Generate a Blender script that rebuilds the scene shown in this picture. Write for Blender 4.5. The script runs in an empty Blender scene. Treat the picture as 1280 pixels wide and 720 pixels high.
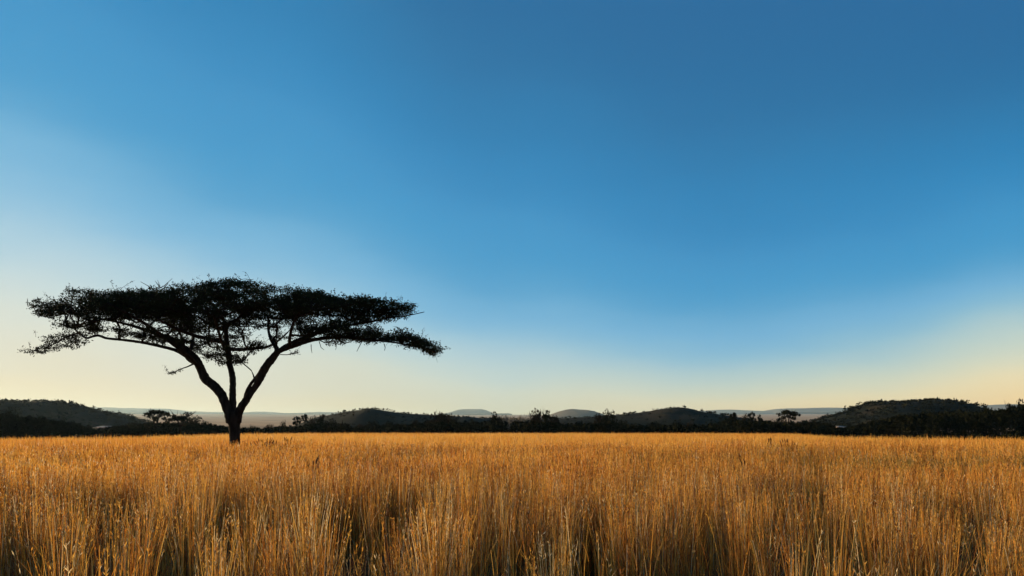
import bpy, math, random
import numpy as np

S = bpy.context.scene
COL = S.collection
R = math.radians
rng = np.random.default_rng(7)
random.seed(7)

# ------------------------------------------------------------------ camera
F = 1108.5            # focal length in photo pixels (60 degrees across 1280)
HY = 536.0            # eye-level row of the photo
EYE = 1.5
cam_d = bpy.data.cameras.new('camera')
cam = bpy.data.objects.new('camera', cam_d); COL.objects.link(cam)
cam.location = (0, 0, EYE); cam.rotation_euler = (R(90), 0, 0)
cam_d.sensor_width = 36; cam_d.lens = 36 * F / 1280
cam_d.shift_y = (HY - 360) / 1280
cam_d.clip_start = 0.05; cam_d.clip_end = 60000
S.camera = cam

# ------------------------------------------------------------------ sky, sun, exposure
SUN_EL, SUN_AZ = 7.8, -57.0        # azimuth from straight ahead (+Y), negative = left
S.view_settings.view_transform = 'Standard'; S.view_settings.look = 'None'
S.view_settings.exposure = 0.75; S.view_settings.gamma = 1.0
S.view_settings.use_curve_mapping = False

def lin(r, g, b):
    f = lambda c: (c / 255 / 12.92) if c / 255 <= 0.04045 else ((c / 255 + 0.055) / 1.055) ** 2.4
    return (f(r), f(g), f(b), 1.0)

W = bpy.data.worlds.new('World'); S.world = W; W.use_nodes = True
nt = W.node_tree; N = nt.nodes; L = nt.links
N.clear()
def math_node(op, a, b=None, clamp=False):
    n = N.new('ShaderNodeMath'); n.operation = op; n.use_clamp = clamp
    for i, v in enumerate((a, b)):
        if v is None: continue
        if isinstance(v, (int, float)): n.inputs[i].default_value = v
        else: L.new(v, n.inputs[i])
    return n.outputs[0]
def ramp_node(tree, fac, stops, interp='LINEAR'):
    n = tree.nodes.new('ShaderNodeValToRGB'); cr = n.color_ramp; cr.interpolation = interp
    while len(cr.elements) < len(stops): cr.elements.new(0.5)
    for e, (p, c) in zip(cr.elements, stops): e.position = p; e.color = c
    if fac is not None: tree.links.new(fac, n.inputs[0])
    return n.outputs[0]
tc = N.new('ShaderNodeTexCoord'); sep = N.new('ShaderNodeSeparateXYZ'); L.new(tc.outputs['Generated'], sep.inputs[0])
elev = math_node('MULTIPLY', math_node('ARCSINE', sep.outputs[2]), 180 / math.pi)
azim = math_node('MULTIPLY', math_node('ARCTAN2', sep.outputs[0], sep.outputs[1]), 180 / math.pi)
az01 = math_node('DIVIDE', math_node('ADD', azim, 180.0), 360.0)
p01 = lambda d: (d + 180) / 360
g = lambda v: (v, v, v, 1)
# how high the bright horizon band reaches (S) and how it falls off (P), by compass direction
sc_ = ramp_node(nt, az01, [(0, g(.26)), (p01(-60), g(.38)), (p01(-30), g(.345)), (p01(-16), g(.298)), (p01(0), g(.222)), (p01(13), g(.188)), (p01(30), g(.188)), (p01(50), g(.23)), (1, g(.26))], 'EASE')
pw_ = ramp_node(nt, az01, [(0, g(.8)), (p01(-60), g(1)), (p01(-30), g(1)), (p01(-16), g(.9)), (p01(0), g(.77)), (p01(13), g(.68)), (p01(22), g(.8)), (p01(30), g(1.0)), (1, g(.8))], 'EASE')
t_ = math_node('POWER', math_node('DIVIDE', math_node('MAXIMUM', elev, 0.02), math_node('MULTIPLY', sc_, 100.0)), pw_)
wn = N.new('ShaderNodeTexNoise'); wn.inputs['Scale'].default_value = 3.2; wn.inputs['Detail'].default_value = 4   # faint high streaks
wm = N.new('ShaderNodeMapping'); wm.inputs['Scale'].default_value = (1, 1, 3.4); wm.inputs['Rotation'].default_value = (0, .12, 0)
L.new(tc.outputs['Generated'], wm.inputs[0]); L.new(wm.outputs[0], wn.inputs['Vector'])
t_ = math_node('ADD', t_, math_node('MULTIPLY', math_node('SUBTRACT', wn.outputs[0], .5), .12))
t_ = math_node('DIVIDE', t_, 1.4, clamp=True)
q = lambda t: t / 1.4
sky_ramp = ramp_node(nt, t_, [(0, lin(232, 209, 158)), (q(.1), lin(221, 213, 189)), (q(.2), lin(204, 217, 216)), (q(.35), lin(148, 194, 221)), (q(.5), lin(86, 163, 208)), (q(.7), lin(50, 140, 194)), (q(1), lin(36, 114, 166)), (q(1.35), lin(38, 103, 155))], 'CARDINAL')
tint = ramp_node(nt, az01, [(0, (.8, .8, .8, 1)), (p01(-60), (1, .97, .92, 1)), (p01(-22), (1, .95, .90, 1)), (p01(0), (.86, .86, .70, 1)), (p01(13), (1.34, .97, .42, 1)), (p01(22), (1.54, 1.08, .43, 1)), (p01(30), (1.58, 1.15, .54, 1)), (p01(60), (1., .9, .6, 1)), (1, (.8, .8, .8, 1))])
mx = N.new('ShaderNodeMix'); mx.data_type = 'RGBA'; mx.blend_type = 'MULTIPLY'
fade = math_node('SUBTRACT', 1.0, math_node('MULTIPLY', t_, 3.2), clamp=True)
L.new(fade, mx.inputs[0]); L.new(sky_ramp, mx.inputs[6]); L.new(tint, mx.inputs[7])
bg1 = N.new('ShaderNodeBackground'); L.new(mx.outputs[2], bg1.inputs[0]); bg1.inputs[1].default_value = 0.60
nis = N.new('ShaderNodeTexSky'); nis.sky_type = 'NISHITA'; nis.sun_disc = False
nis.sun_elevation = R(SUN_EL); nis.sun_rotation = R(SUN_AZ); nis.air_density = 1.0; nis.dust_density = 0.5; nis.ozone_density = 2.0
bg2 = N.new('ShaderNodeBackground'); L.new(nis.outputs[0], bg2.inputs[0]); bg2.inputs[1].default_value = 0.05
ms = N.new('ShaderNodeMixShader'); ms.inputs[0].default_value = 0.04
L.new(bg1.outputs[0], ms.inputs[1]); L.new(bg2.outputs[0], ms.inputs[2])
wo = N.new('ShaderNodeOutputWorld'); L.new(ms.outputs[0], wo.inputs[0])

sun_d = bpy.data.lights.new('sun', 'SUN'); sun_d.energy = 5.0; sun_d.angle = R(0.5); sun_d.color = (1, .74, .42)
sun = bpy.data.objects.new('sun', sun_d); COL.objects.link(sun)
sd = np.array([math.sin(R(SUN_AZ)) * math.cos(R(SUN_EL)), math.cos(R(SUN_AZ)) * math.cos(R(SUN_EL)), math.sin(R(SUN_EL))])
from mathutils import Vector
sun.rotation_euler = Vector(sd).to_track_quat('Z', 'Y').to_euler()
sun.location = (-60, 40, 30)

S.render.engine = 'CYCLES'
S.cycles.max_bounces = 8; S.cycles.diffuse_bounces = 4; S.cycles.transmission_bounces = 4; S.cycles.volume_bounces = 1
S.cycles.use_denoising = True

# ------------------------------------------------------------------ helpers
def mesh_np(name, verts, quads=None, tris=None, attrs=None, smooth=False):
    me = bpy.data.meshes.new(name)
    verts = np.asarray(verts, np.float32).reshape(-1, 3)
    loops = []; starts = []; tot = 0
    if quads is not None and len(quads):
        qd = np.asarray(quads, np.int32).reshape(-1, 4); loops.append(qd.ravel())
        starts.append(np.arange(len(qd), dtype=np.int32) * 4); tot = len(qd) * 4
    if tris is not None and len(tris):
        td = np.asarray(tris, np.int32).reshape(-1, 3); loops.append(td.ravel())
        starts.append(tot + np.arange(len(td), dtype=np.int32) * 3)
    loops = np.concatenate(loops); starts = np.concatenate(starts)
    me.vertices.add(len(verts)); me.vertices.foreach_set('co', verts.ravel())
    me.loops.add(len(loops)); me.loops.foreach_set('vertex_index', loops)
    me.polygons.add(len(starts)); me.polygons.foreach_set('loop_start', starts)
    me.update(calc_edges=True)
    if smooth: me.polygons.foreach_set('use_smooth', np.ones(len(starts), bool))
    for k, v in (attrs or {}).items():
        a = me.attributes.new(k, 'FLOAT', 'POINT'); a.data.foreach_set('value', np.asarray(v, np.float32))
    me.validate()
    return me
def link(name, me, mat, parent=None):
    o = bpy.data.objects.new(name, me); COL.objects.link(o)
    if mat and not me.materials: me.materials.append(mat)
    if parent: o.parent = parent
    return o
def tag(o, label=None, cat=None, group=None, kind=None):
    if label: o['label'] = label
    if cat: o['category'] = cat
    if group: o['group'] = group
    if kind: o['kind'] = kind
    return o
def empty(name, loc):
    o = bpy.data.objects.new(name, None); COL.objects.link(o); o.location = loc; o.empty_display_size = .3
    return o

class Geo:
    def __init__(s): s.v = []; s.q = []; s.t = []; s.n = 0
    def add(s, v, q=None, t=None):
        v = np.asarray(v, float).reshape(-1, 3)
        if q is not None and len(q): s.q.append(np.asarray(q, int) + s.n)
        if t is not None and len(t): s.t.append(np.asarray(t, int) + s.n)
        s.v.append(v); s.n += len(v)
    def tube(s, pts, rad, k=8, rough=0.0):
        pts = np.asarray(pts, float); rad = np.asarray(rad, float); n = len(pts)
        tan = np.gradient(pts, axis=0); tan /= np.linalg.norm(tan, axis=1)[:, None] + 1e-9
        up = np.array([0.13, 0.98, 0.11]); up = up - tan * (tan @ up)[:, None]
        up /= np.linalg.norm(up, axis=1)[:, None] + 1e-9
        sd_ = np.cross(tan, up)
        a = np.arange(k) * 2 * math.pi / k
        rr = rad[:, None] * (1 + rough * (rng.random((n, k)) - .5))
        ring = pts[:, None] + (up[:, None] * np.cos(a)[None, :, None] + sd_[:, None] * np.sin(a)[None, :, None]) * rr[..., None]
        i = np.arange(n - 1)[:, None] * k; j = np.arange(k)[None]; j2 = (j + 1) % k
        q = np.stack([i + j, i + j2, i + k + j2, i + k + j], -1).reshape(-1, 4)
        v = np.concatenate([ring.reshape(-1, 3), pts[:1], pts[-1:]])
        jj = np.arange(k)
        t = np.concatenate([np.stack([(jj + 1) % k, jj, np.full(k, n * k)], -1),
                            np.stack([(n - 1) * k + jj, (n - 1) * k + (jj + 1) % k, np.full(k, n * k + 1)], -1)])
        s.add(v, q, t)
    def leaves(s, cen, length, width, dirs=None):
        """small folded diamond leaves round the given centres"""
        n = len(cen)
        d = rng.normal(size=(n, 3)) if dirs is None else dirs
        d /= np.linalg.norm(d, axis=1)[:, None] + 1e-9
        u = np.cross(d, rng.normal(size=(n, 3))); u /= np.linalg.norm(u, axis=1)[:, None] + 1e-9
        l = length * (.6 + .8 * rng.random((n, 1))); w = width * (.6 + .8 * rng.random((n, 1)))
        nrm = np.cross(d, u)
        v = np.stack([cen - d * l / 2, cen + u * w / 2 + nrm * w * .2, cen + d * l / 2, cen - u * w / 2 + nrm * w * .2], 1)
        s.add(v.reshape(-1, 3), np.arange(n * 4).reshape(-1, 4))
    def mesh(s, name, smooth=False):
        return mesh_np(name, np.concatenate(s.v), np.concatenate(s.q) if s.q else None, np.concatenate(s.t) if s.t else None, smooth=smooth)

def spline(pts, per=6):
    """Catmull-Rom through rows of numbers"""
    p = np.asarray(pts, float); p = np.concatenate([2 * p[:1] - p[1:2], p, 2 * p[-1:] - p[-2:-1]])
    out = []
    for i in range(1, len(p) - 2):
        for t in np.arange(per) / per:
            out.append(.5 * (2 * p[i] + (p[i + 1] - p[i - 1]) * t + (2 * p[i - 1] - 5 * p[i] + 4 * p[i + 1] - p[i + 2]) * t * t + (3 * p[i] - p[i - 1] - 3 * p[i + 1] + p[i + 2]) * t ** 3))
    out.append(p[-2]); return np.array(out)

_tab = np.random.default_rng(3).random((256, 256))
def vnoise(x, y):
    x = np.asarray(x, float); y = np.asarray(y, float)
    xi = np.floor(x).astype(int); yi = np.floor(y).astype(int); fx = x - xi; fy = y - yi
    fx = fx * fx * (3 - 2 * fx); fy = fy * fy * (3 - 2 * fy)
    T = lambda a, b: _tab[a & 255, b & 255]
    return (T(xi, yi) * (1 - fx) + T(xi + 1, yi) * fx) * (1 - fy) + (T(xi, yi + 1) * (1 - fx) + T(xi + 1, yi + 1) * fx) * fy
def fbm(x, y, o=4):
    s = 0; a = .5; f = 1.
    for i in range(o): s = s + a * vnoise(np.asarray(x) * f + 17.3 * i, np.asarray(y) * f - 9.1 * i); a *= .5; f *= 2.03
    return s - .5 + .5 ** (o + 1)

def px_x(px, d): return (px - 640) / F * d        # metres sideways at distance d
def px_z(py, d): return EYE + (HY - py) / F * d   # metres up at distance d

GD = [0, 150, 300, 700, 1500, 3000, 6000, 10000, 17000]
GZ = [0, 0, .3, 4.5, 12, 31, 83, 155, 270]
def ground_z(x, y):
    d = np.hypot(x, y)
    z = np.interp(d, GD, GZ)
    far = np.clip((d - 400) / 2500, 0, 1)
    return z + far * 10 * fbm(np.asarray(x) / 900, np.asarray(y) / 900, 3) + np.clip((d - 3), 0, 8) / 8 * .05 * fbm(np.asarray(x) / 7, np.asarray(y) / 7, 2)

# ------------------------------------------------------------------ materials
def mat(name):
    m = bpy.data.materials.new(name); m.use_nodes = True; m.node_tree.nodes.clear(); return m
def nd(m, t, **kw):
    n = m.node_tree.nodes.new(t)
    for k, v in kw.items(): setattr(n, k, v)
    return n
def out(m, sh):
    o = nd(m, 'ShaderNodeOutputMaterial'); m.node_tree.links.new(sh, o.inputs[0])
def noise(m, scale, detail=4, coord='Object', stretch=None):
    tcn = nd(m, 'ShaderNodeTexCoord'); n = nd(m, 'ShaderNodeTexNoise')
    n.inputs['Scale'].default_value = scale; n.inputs['Detail'].default_value = detail
    if stretch:
        mp = nd(m, 'ShaderNodeMapping'); mp.inputs['Scale'].default_value = stretch
        m.node_tree.links.new(tcn.outputs[coord], mp.inputs[0]); m.node_tree.links.new(mp.outputs[0], n.inputs['Vector'])
    else: m.node_tree.links.new(tcn.outputs[coord], n.inputs['Vector'])
    return n.outputs[0]
def principled(m, col, rough=.9, spec=.1):
    p = nd(m, 'ShaderNodeBsdfPrincipled'); p.inputs['Roughness'].default_value = rough
    p.inputs['Specular IOR Level'].default_value = spec
    if isinstance(col, tuple): p.inputs['Base Color'].default_value = col
    else: m.node_tree.links.new(col, p.inputs['Base Color'])
    return p.outputs[0]

def noise_mat(name, scale, stops, rough=.95, spec=.05, stretch=None, detail=5):
    m = mat(name); out(m, principled(m, ramp_node(m.node_tree, noise(m, scale, detail, stretch=stretch), stops), rough, spec)); return m

M_grass = mat('dry_grass')
a = nd(M_grass, 'ShaderNodeAttribute', attribute_name='tint')
gc = ramp_node(M_grass.node_tree, a.outputs['Fac'], [
    (0.0, (.09, .032, .010, 1)), (.16, (.36, .115, .020, 1)), (.38, (.70, .285, .040, 1)),
    (.58, (.80, .425, .068, 1)), (.78, (.76, .43, .10, 1)), (.9, (.24, .19, .085, 1)), (1.0, (.92, .70, .38, 1))])
gp = principled(M_grass, gc, .55, .2)
gt = nd(M_grass, 'ShaderNodeBsdfTranslucent'); M_grass.node_tree.links.new(gc, gt.inputs[0])
gm = nd(M_grass, 'ShaderNodeMixShader'); gm.inputs[0].default_value = .40
M_grass.node_tree.links.new(gp, gm.inputs[1]); M_grass.node_tree.links.new(gt.outputs[0], gm.inputs[2])
out(M_grass, gm.outputs[0])

M_ground = mat('ground')       # dark soil under the tall grass, short dry grass on the plain beyond
_n = noise(M_ground, .012, 7)
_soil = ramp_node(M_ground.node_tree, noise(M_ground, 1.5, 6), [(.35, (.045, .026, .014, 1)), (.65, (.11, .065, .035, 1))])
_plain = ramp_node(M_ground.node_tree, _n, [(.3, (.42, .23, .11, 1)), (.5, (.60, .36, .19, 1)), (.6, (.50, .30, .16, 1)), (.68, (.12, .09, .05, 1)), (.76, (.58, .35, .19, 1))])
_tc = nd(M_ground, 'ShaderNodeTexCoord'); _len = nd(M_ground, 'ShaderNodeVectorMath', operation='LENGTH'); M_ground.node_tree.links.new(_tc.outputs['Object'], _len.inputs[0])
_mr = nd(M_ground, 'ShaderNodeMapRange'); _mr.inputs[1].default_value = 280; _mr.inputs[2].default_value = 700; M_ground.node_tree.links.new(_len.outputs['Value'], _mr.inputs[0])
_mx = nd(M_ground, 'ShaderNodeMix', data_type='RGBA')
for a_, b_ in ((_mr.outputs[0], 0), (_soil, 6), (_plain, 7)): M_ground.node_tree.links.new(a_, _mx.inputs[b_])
out(M_ground, principled(M_ground, _mx.outputs[2], .95, .05))
M_hill = noise_mat('scrub_hill', .035, [(.32, (.006, .009, .006, 1)), (.5, (.013, .015, .008, 1)), (.62, (.034, .024, .012, 1)), (.72, (.010, .012, .007, 1))], detail=8)  # the tan-brown stop paints sunlit bits into the dark scrub colour
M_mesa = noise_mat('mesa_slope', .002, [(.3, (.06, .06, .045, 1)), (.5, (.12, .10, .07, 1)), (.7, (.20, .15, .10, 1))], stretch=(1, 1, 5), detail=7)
M_leaf = noise_mat('thorn_leaf', 2.0, [(.35, (.016, .020, .008, 1)), (.7, (.034, .036, .014, 1))], .9, .02)
M_bark = noise_mat('thorn_bark', 7.0, [(.35, (.012, .009, .007, 1)), (.65, (.034, .026, .02, 1))], .95, .02, stretch=(1, 1, .25))
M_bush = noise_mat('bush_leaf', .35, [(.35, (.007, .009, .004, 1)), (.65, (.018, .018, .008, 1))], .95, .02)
M_rust = noise_mat('rusty_leaf', .35, [(.35, (.018, .012, .006, 1)), (.65, (.042, .026, .012, 1))], .95, .02)
M_twig = noise_mat('bare_twig', .8, [(.3, (.14, .11, .085, 1)), (.7, (.28, .23, .17, 1))], .95, .02)
M_weed = noise_mat('weed_stem', 8.0, [(.3, (.045, .020, .013, 1)), (.7, (.10, .042, .022, 1))], .95, .02)
M_wall = noise_mat('whitewash', .8, [(.3, (.62, .40, .29, 1)), (.7, (.80, .56, .43, 1))], .9, .1)  # whitewash with the sun's warm tint painted in, since the wall is backlit
M_roof = noise_mat('sheet_roof', .9, [(.3, (.30, .27, .25, 1)), (.7, (.42, .38, .35, 1))], .7, .2)
M_dark = noise_mat('dark_opening', 1.0, [(.3, (.02, .018, .016, 1)), (.7, (.04, .035, .03, 1))])

# ------------------------------------------------------------------ ground
na, nr = 220, 120
rad = np.concatenate([[0], np.geomspace(1.5, 17000, nr)])
ang = np.linspace(0, 2 * math.pi, na, endpoint=False)
gx = rad[1:, None] * np.sin(ang)[None]; gy = rad[1:, None] * np.cos(ang)[None]
gv = np.concatenate([np.stack([gx, gy, ground_z(gx, gy)], -1).reshape(-1, 3), [[0, 0, 0]]])
i = np.arange(nr - 1)[:, None] * na; j = np.arange(na)[None]; j2 = (j + 1) % na
gq = np.stack([i + j, i + na + j, i + na + j2, i + j2], -1).reshape(-1, 4)
gt_ = np.stack([np.full(na, nr * na), np.arange(na), (np.arange(na) + 1) % na], -1)
tag(link('ground', mesh_np('ground', gv, gq, gt_, smooth=True), M_ground), kind='structure')

# ------------------------------------------------------------------ hills and mesas
HILLS = []
def hill(name, D, depth, sky, m, flat=1.6, rough=2.0, ns=160., seed=0, nx=200, ny=44):
    k_ = .36 if D < 2000 else 1.2 if D < 4000 else 2.1
    D, depth, rough, ns = D * k_, depth * k_, rough * k_, ns * k_
    sky = np.array(sky, float)
    xs = np.linspace(px_x(sky[0, 0], D), px_x(sky[-1, 0], D), nx)
    zs = np.interp(xs, px_x(sky[:, 0], D), px_z(sky[:, 1], D))
    if nx > 20:
        k = np.hanning(7); k /= k.sum(); zs = np.convolve(np.pad(zs, 3, 'edge'), k, 'valid')
    v = np.linspace(-1, 1, ny)
    base = ground_z(xs, np.full(nx, D)) - 12
    X = np.repeat(xs[None], ny, 0); Y = D + v[:, None] * depth + 0 * X
    sh = np.clip(1 - np.abs(v[:, None]) ** flat, 0, 1)
    bump = fbm(X / ns + seed, Y / ns, 5) * rough * (1 - np.exp(-np.abs(v[:, None]) * 6)) * 2
    gul = -np.abs(fbm(X / (ns * .7) + seed * 3, Y / (ns * 2.2), 3)) * rough * 2.2 * np.sin(np.abs(v[:, None]) * math.pi)
    ends = np.clip(np.minimum(np.arange(nx), nx - 1 - np.arange(nx)) / 8, 0, 1)[None]
    Z = base[None] + (zs - base)[None] * sh + (bump + gul) * ends + rough * .25 * fbm(X / (ns * .12), Y / (ns * .12), 2)
    i = np.arange(ny - 1)[:, None] * nx; j = np.arange(nx - 1)[None]
    qd = np.stack([i + j, i + j + 1, i + nx + j + 1, i + nx + j], -1).reshape(-1, 4)
    o = tag(link(name, mesh_np(name, np.stack([X, Y, Z], -1), qd, smooth=True), m), kind='structure')
    HILLS.append((X, Y, Z, D))
    return X, Y, Z

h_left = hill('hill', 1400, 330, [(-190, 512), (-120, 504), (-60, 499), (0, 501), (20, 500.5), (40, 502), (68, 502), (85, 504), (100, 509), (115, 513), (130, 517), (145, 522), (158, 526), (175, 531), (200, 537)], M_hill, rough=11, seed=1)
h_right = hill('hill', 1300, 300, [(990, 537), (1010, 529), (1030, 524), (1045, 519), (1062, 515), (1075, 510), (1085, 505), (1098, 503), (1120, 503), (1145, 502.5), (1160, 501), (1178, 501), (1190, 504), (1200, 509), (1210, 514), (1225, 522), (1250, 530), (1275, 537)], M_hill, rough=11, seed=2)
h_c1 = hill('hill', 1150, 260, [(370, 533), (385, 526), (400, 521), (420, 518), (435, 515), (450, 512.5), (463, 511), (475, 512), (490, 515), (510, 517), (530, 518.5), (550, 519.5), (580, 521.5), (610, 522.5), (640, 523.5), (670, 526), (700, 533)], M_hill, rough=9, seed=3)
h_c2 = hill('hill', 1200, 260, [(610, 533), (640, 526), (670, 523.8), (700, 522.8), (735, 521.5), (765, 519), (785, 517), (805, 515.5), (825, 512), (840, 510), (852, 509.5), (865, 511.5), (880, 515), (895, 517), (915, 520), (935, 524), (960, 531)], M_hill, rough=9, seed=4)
hill('mesa', 3600, 420, [(670, 527), (688, 518), (700, 514), (708, 512), (715, 511), (722, 511.5), (732, 512), (738, 513), (748, 517), (765, 526)], M_mesa, rough=12, ns=260, seed=5)
hill('mesa', 6200, 700, [(535, 524), (556, 519), (565, 515.5), (575, 512), (580, 511.5), (602, 511.5), (608, 513), (618, 517), (640, 524)], M_mesa, flat=2.6, rough=14, ns=500, seed=6)
hill('mesa', 6600, 800, [(90, 523), (118, 515), (126, 511.5), (136, 510), (160, 510), (190, 510.6), (212, 511), (220, 513), (230, 517), (250, 523)], M_mesa, flat=3, rough=14, ns=500, seed=7)
hill('mesa', 7000, 800, [(210, 523), (228, 518), (240, 514), (262, 515), (275, 515), (300, 516), (330, 517), (345, 516.5), (370, 517.5), (400, 515.6), (430, 516), (470, 517), (520, 523)], M_mesa, flat=3, rough=14, ns=500, seed=8)
hill('mesa', 5200, 600, [(140, 524), (165, 519), (178, 515.6), (190, 515), (200, 517), (230, 520), (260, 525)], M_mesa, rough=14, ns=400, seed=12)
hill('mesa', 6800, 800, [(800, 523), (850, 516), (890, 513.5), (910, 513.5), (940, 514), (950, 516), (980, 523)], M_mesa, flat=3, rough=14, ns=500, seed=9)
hill('mesa', 6400, 800, [(935, 523), (955, 514.5), (966, 511.5), (985, 510.5), (1020, 510), (1040, 510), (1050, 512), (1062, 517), (1085, 523)], M_mesa, flat=3, rough=14, ns=500, seed=10)
hill('mesa', 5600, 700, [(1150, 523), (1190, 511), (1204, 508.5), (1225, 508), (1245, 507.5), (1265, 506), (1300, 506), (1350, 508), (1420, 521)], M_mesa, flat=3, rough=14, ns=500, seed=11)

# ------------------------------------------------------------------ scrub on the near hills
sg = Geo()
for (X, Y, Z), n, szr in ((h_left, 3000, 2.0), (h_right, 3200, 2.0), (h_c1, 1100, 1.4), (h_c2, 1100, 1.4)):
    ny, nx = X.shape
    a_ = rng.integers(1, ny * 3 // 4, n); b_ = rng.integers(1, nx - 1, n)
    crest = rng.random(n) < .10; a_[crest] = ny // 2 + rng.integers(-1, 2, crest.sum())
    c = np.stack([X[a_, b_], Y[a_, b_], Z[a_, b_]], -1) + rng.normal(size=(n, 3)) * [1.5, 2, 0]
    s_ = szr * (.35 + .65 * rng.random(n) ** 2)
    k = 9
    cc = np.repeat(c, k, 0); ss = np.repeat(s_, k)
    off = rng.normal(size=(n * k, 3)) * [.38, .38, .25] * ss[:, None]; off[:, 2] = np.abs(off[:, 2]) + .15 * ss
    sg.leaves(cc + off, .62 * ss[:, None], .5 * ss[:, None])
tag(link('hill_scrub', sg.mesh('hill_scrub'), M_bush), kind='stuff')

# ------------------------------------------------------------------ haze: the air between here and the mesas
M_haze = mat('haze')
pv = nd(M_haze, 'ShaderNodeVolumePrincipled'); pv.inputs['Density'].default_value = 3.3e-5
pv.inputs['Color'].default_value = (.62, .86, 1.0, 1); pv.inputs['Anisotropy'].default_value = 0.4
ho = nd(M_haze, 'ShaderNodeOutputMaterial'); M_haze.node_tree.links.new(pv.outputs[0], ho.inputs['Volume'])
hx, hy0, hy1, hz0, hz1 = 17600, -17600, 17600, -20, 350
hv = [(sx * hx, y, z) for z in (hz0, hz1) for y in (hy0, hy1) for sx in (-1, 1)]
tag(link('haze', mesh_np('haze', hv, [(0, 2, 3, 1), (4, 5, 7, 6), (0, 1, 5, 4), (1, 3, 7, 5), (3, 2, 6, 7), (2, 0, 4, 6)]), M_haze), kind='stuff')

# ------------------------------------------------------------------ the grass field
def field_edge(x, y):
    px = 640 + F * x / np.maximum(y, .1)
    return np.interp(px, [-200, 140, 380, 980, 1050, 1500], [68, 70, 116, 118, 70, 68])
def grass_h(x, y):
    return .93 + .26 * fbm(x / 9, y / 9, 3) + .16 * fbm(x / 2.1 + 40, y / 2.1, 2)
def grass_tint(x, y):
    return .45 + .55 * fbm(x / 14 + 5, y / 5, 3) + .3 * fbm(x / 1.7, y / 1.7 + 60, 2)
GV, GQ, GT = [], [], []; gn = 0
def ribbons(bx, by, bz, h, lx, ly, w, phi, tint_, K, taper=.55, bend=1.9, t0=0.0):
    """n thin blades: base, height, tip lean, width, facing; K segments each"""
    global gn
    n = len(bx); t = np.linspace(t0, 1, K + 1)[None]
    px_ = bx[:, None] + lx[:, None] * t ** bend; py_ = by[:, None] + ly[:, None] * t ** bend
    pz_ = bz[:, None] + h[:, None] * t
    ww = .5 * w[:, None] * (1 - taper * t ** 2)
    cx, sy = np.cos(phi)[:, None], np.sin(phi)[:, None]
    v = np.stack([np.stack([px_ - cx * ww, py_ - sy * ww, pz_], -1), np.stack([px_ + cx * ww, py_ + sy * ww, pz_], -1)], 2)
    i = gn + np.arange(n)[:, None] * (K + 1) * 2 + np.arange(K)[None] * 2
    GQ.append(np.stack([i, i + 1, i + 3, i + 2], -1).reshape(-1, 4)); GV.append(v.reshape(-1, 3))
    GT.append(np.repeat(tint_, (K + 1) * 2)); gn += n * (K + 1) * 2
def slivers(c, d, length, width, tint_):
    """seed spikelets: little diamonds"""
    global gn
    n = len(c); d = d / (np.linalg.norm(d, axis=1)[:, None] + 1e-9)
    u = np.cross(d, rng.normal(size=(n, 3))); u /= np.linalg.norm(u, axis=1)[:, None] + 1e-9
    v = np.stack([c, c + d * length[:, None] * .5 + u * width[:, None] / 2, c + d * length[:, None], c + d * length[:, None] * .5 - u * width[:, None] / 2], 1)
    GV.append(v.reshape(-1, 3)); GQ.append(gn + np.arange(n * 4).reshape(-1, 4)); GT.append(np.repeat(tint_, 4)); gn += n * 4
def sector(n, r0, r1, half):
    r = np.sqrt(r0 ** 2 + (r1 ** 2 - r0 ** 2) * rng.random(n)); a = R(half) * (2 * rng.random(n) - 1)
    return r * np.sin(a), r * np.cos(a)
def lean_field(x, y):
    a = fbm(x / 3.1 + 11, y / 3.1, 2); b = fbm(x / 3.1 - 31, y / 3.1 + 7, 2)
    return .55 * a, .35 * b

# near grass: separate stems in loose tussocks, with seed heads and thin leaves
cn = 2500; cx, cy = sector(cn, 1.7, 13.5, 46)
def thin(x, y): return np.interp(np.hypot(x, y), [3, 5, 6.5, 8, 10.5], [0, .03, .20, .52, 1.0]) * np.clip(.55 + 3.0 * fbm(x / .7, y / .7 + 9, 2), .08, 1)
kp = rng.random(cn) < thin(cx, cy); cx, cy = cx[kp], cy[kp]; cn = len(cx)
per = rng.integers(32, 95, cn)
ci = np.repeat(np.arange(cn), per)
spread = (.03 + .06 * rng.random(cn))[ci]
ox = rng.normal(size=len(ci)) * spread; oy = rng.normal(size=len(ci)) * spread
lx1, ly1 = sector(24000, 1.7, 13.5, 46)
kp = rng.random(len(lx1)) < thin(lx1, ly1) * .6; lx1, ly1 = lx1[kp], ly1[kp]
bx = np.concatenate([cx[ci] + ox, lx1]); by = np.concatenate([cy[ci] + oy, ly1])
ch = np.concatenate([(rng.normal(size=cn) * .10)[ci], np.zeros(len(lx1))])
ctint = np.concatenate([(rng.normal(size=cn) * .13)[ci], np.zeros(len(lx1))])
n = len(bx)
h = (grass_h(bx, by) + ch) * (1 - .45 * rng.random(n) ** 2.2)
fx, fy = lean_field(bx, by)
lx = fx * .3 + np.concatenate([ox * .9, 0 * lx1]) + rng.normal(size=n) * .038
ly = fy * .3 + np.concatenate([oy * .9, 0 * lx1]) + rng.normal(size=n) * .038
ti = np.clip(grass_tint(bx, by) + .9 * ctint + rng.normal(size=n) * .26, 0, 1)
def odd(ti, n, glint, dk=.12):  # dk: share of stems coloured dark brown, also standing in for shaded gaps
    u = rng.random(n); return np.where(u < glint, 1.0, np.where(u < .04 + dk, .06 * rng.random(n), np.where(u < .04 + 1.5 * dk, .9, ti)))  # glint: share of stems painted the palest tint, standing in for bright glints
ti = odd(ti, n, .035)
bz = ground_z(bx, by) - .02
ribbons(bx, by, bz, h, lx, ly, .0027 + .0036 * rng.random(n) ** 2, rng.random(n) * math.pi, ti, 5)
m_ = rng.random(n) < .75                                     # thin leaves leaving the stems
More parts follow.
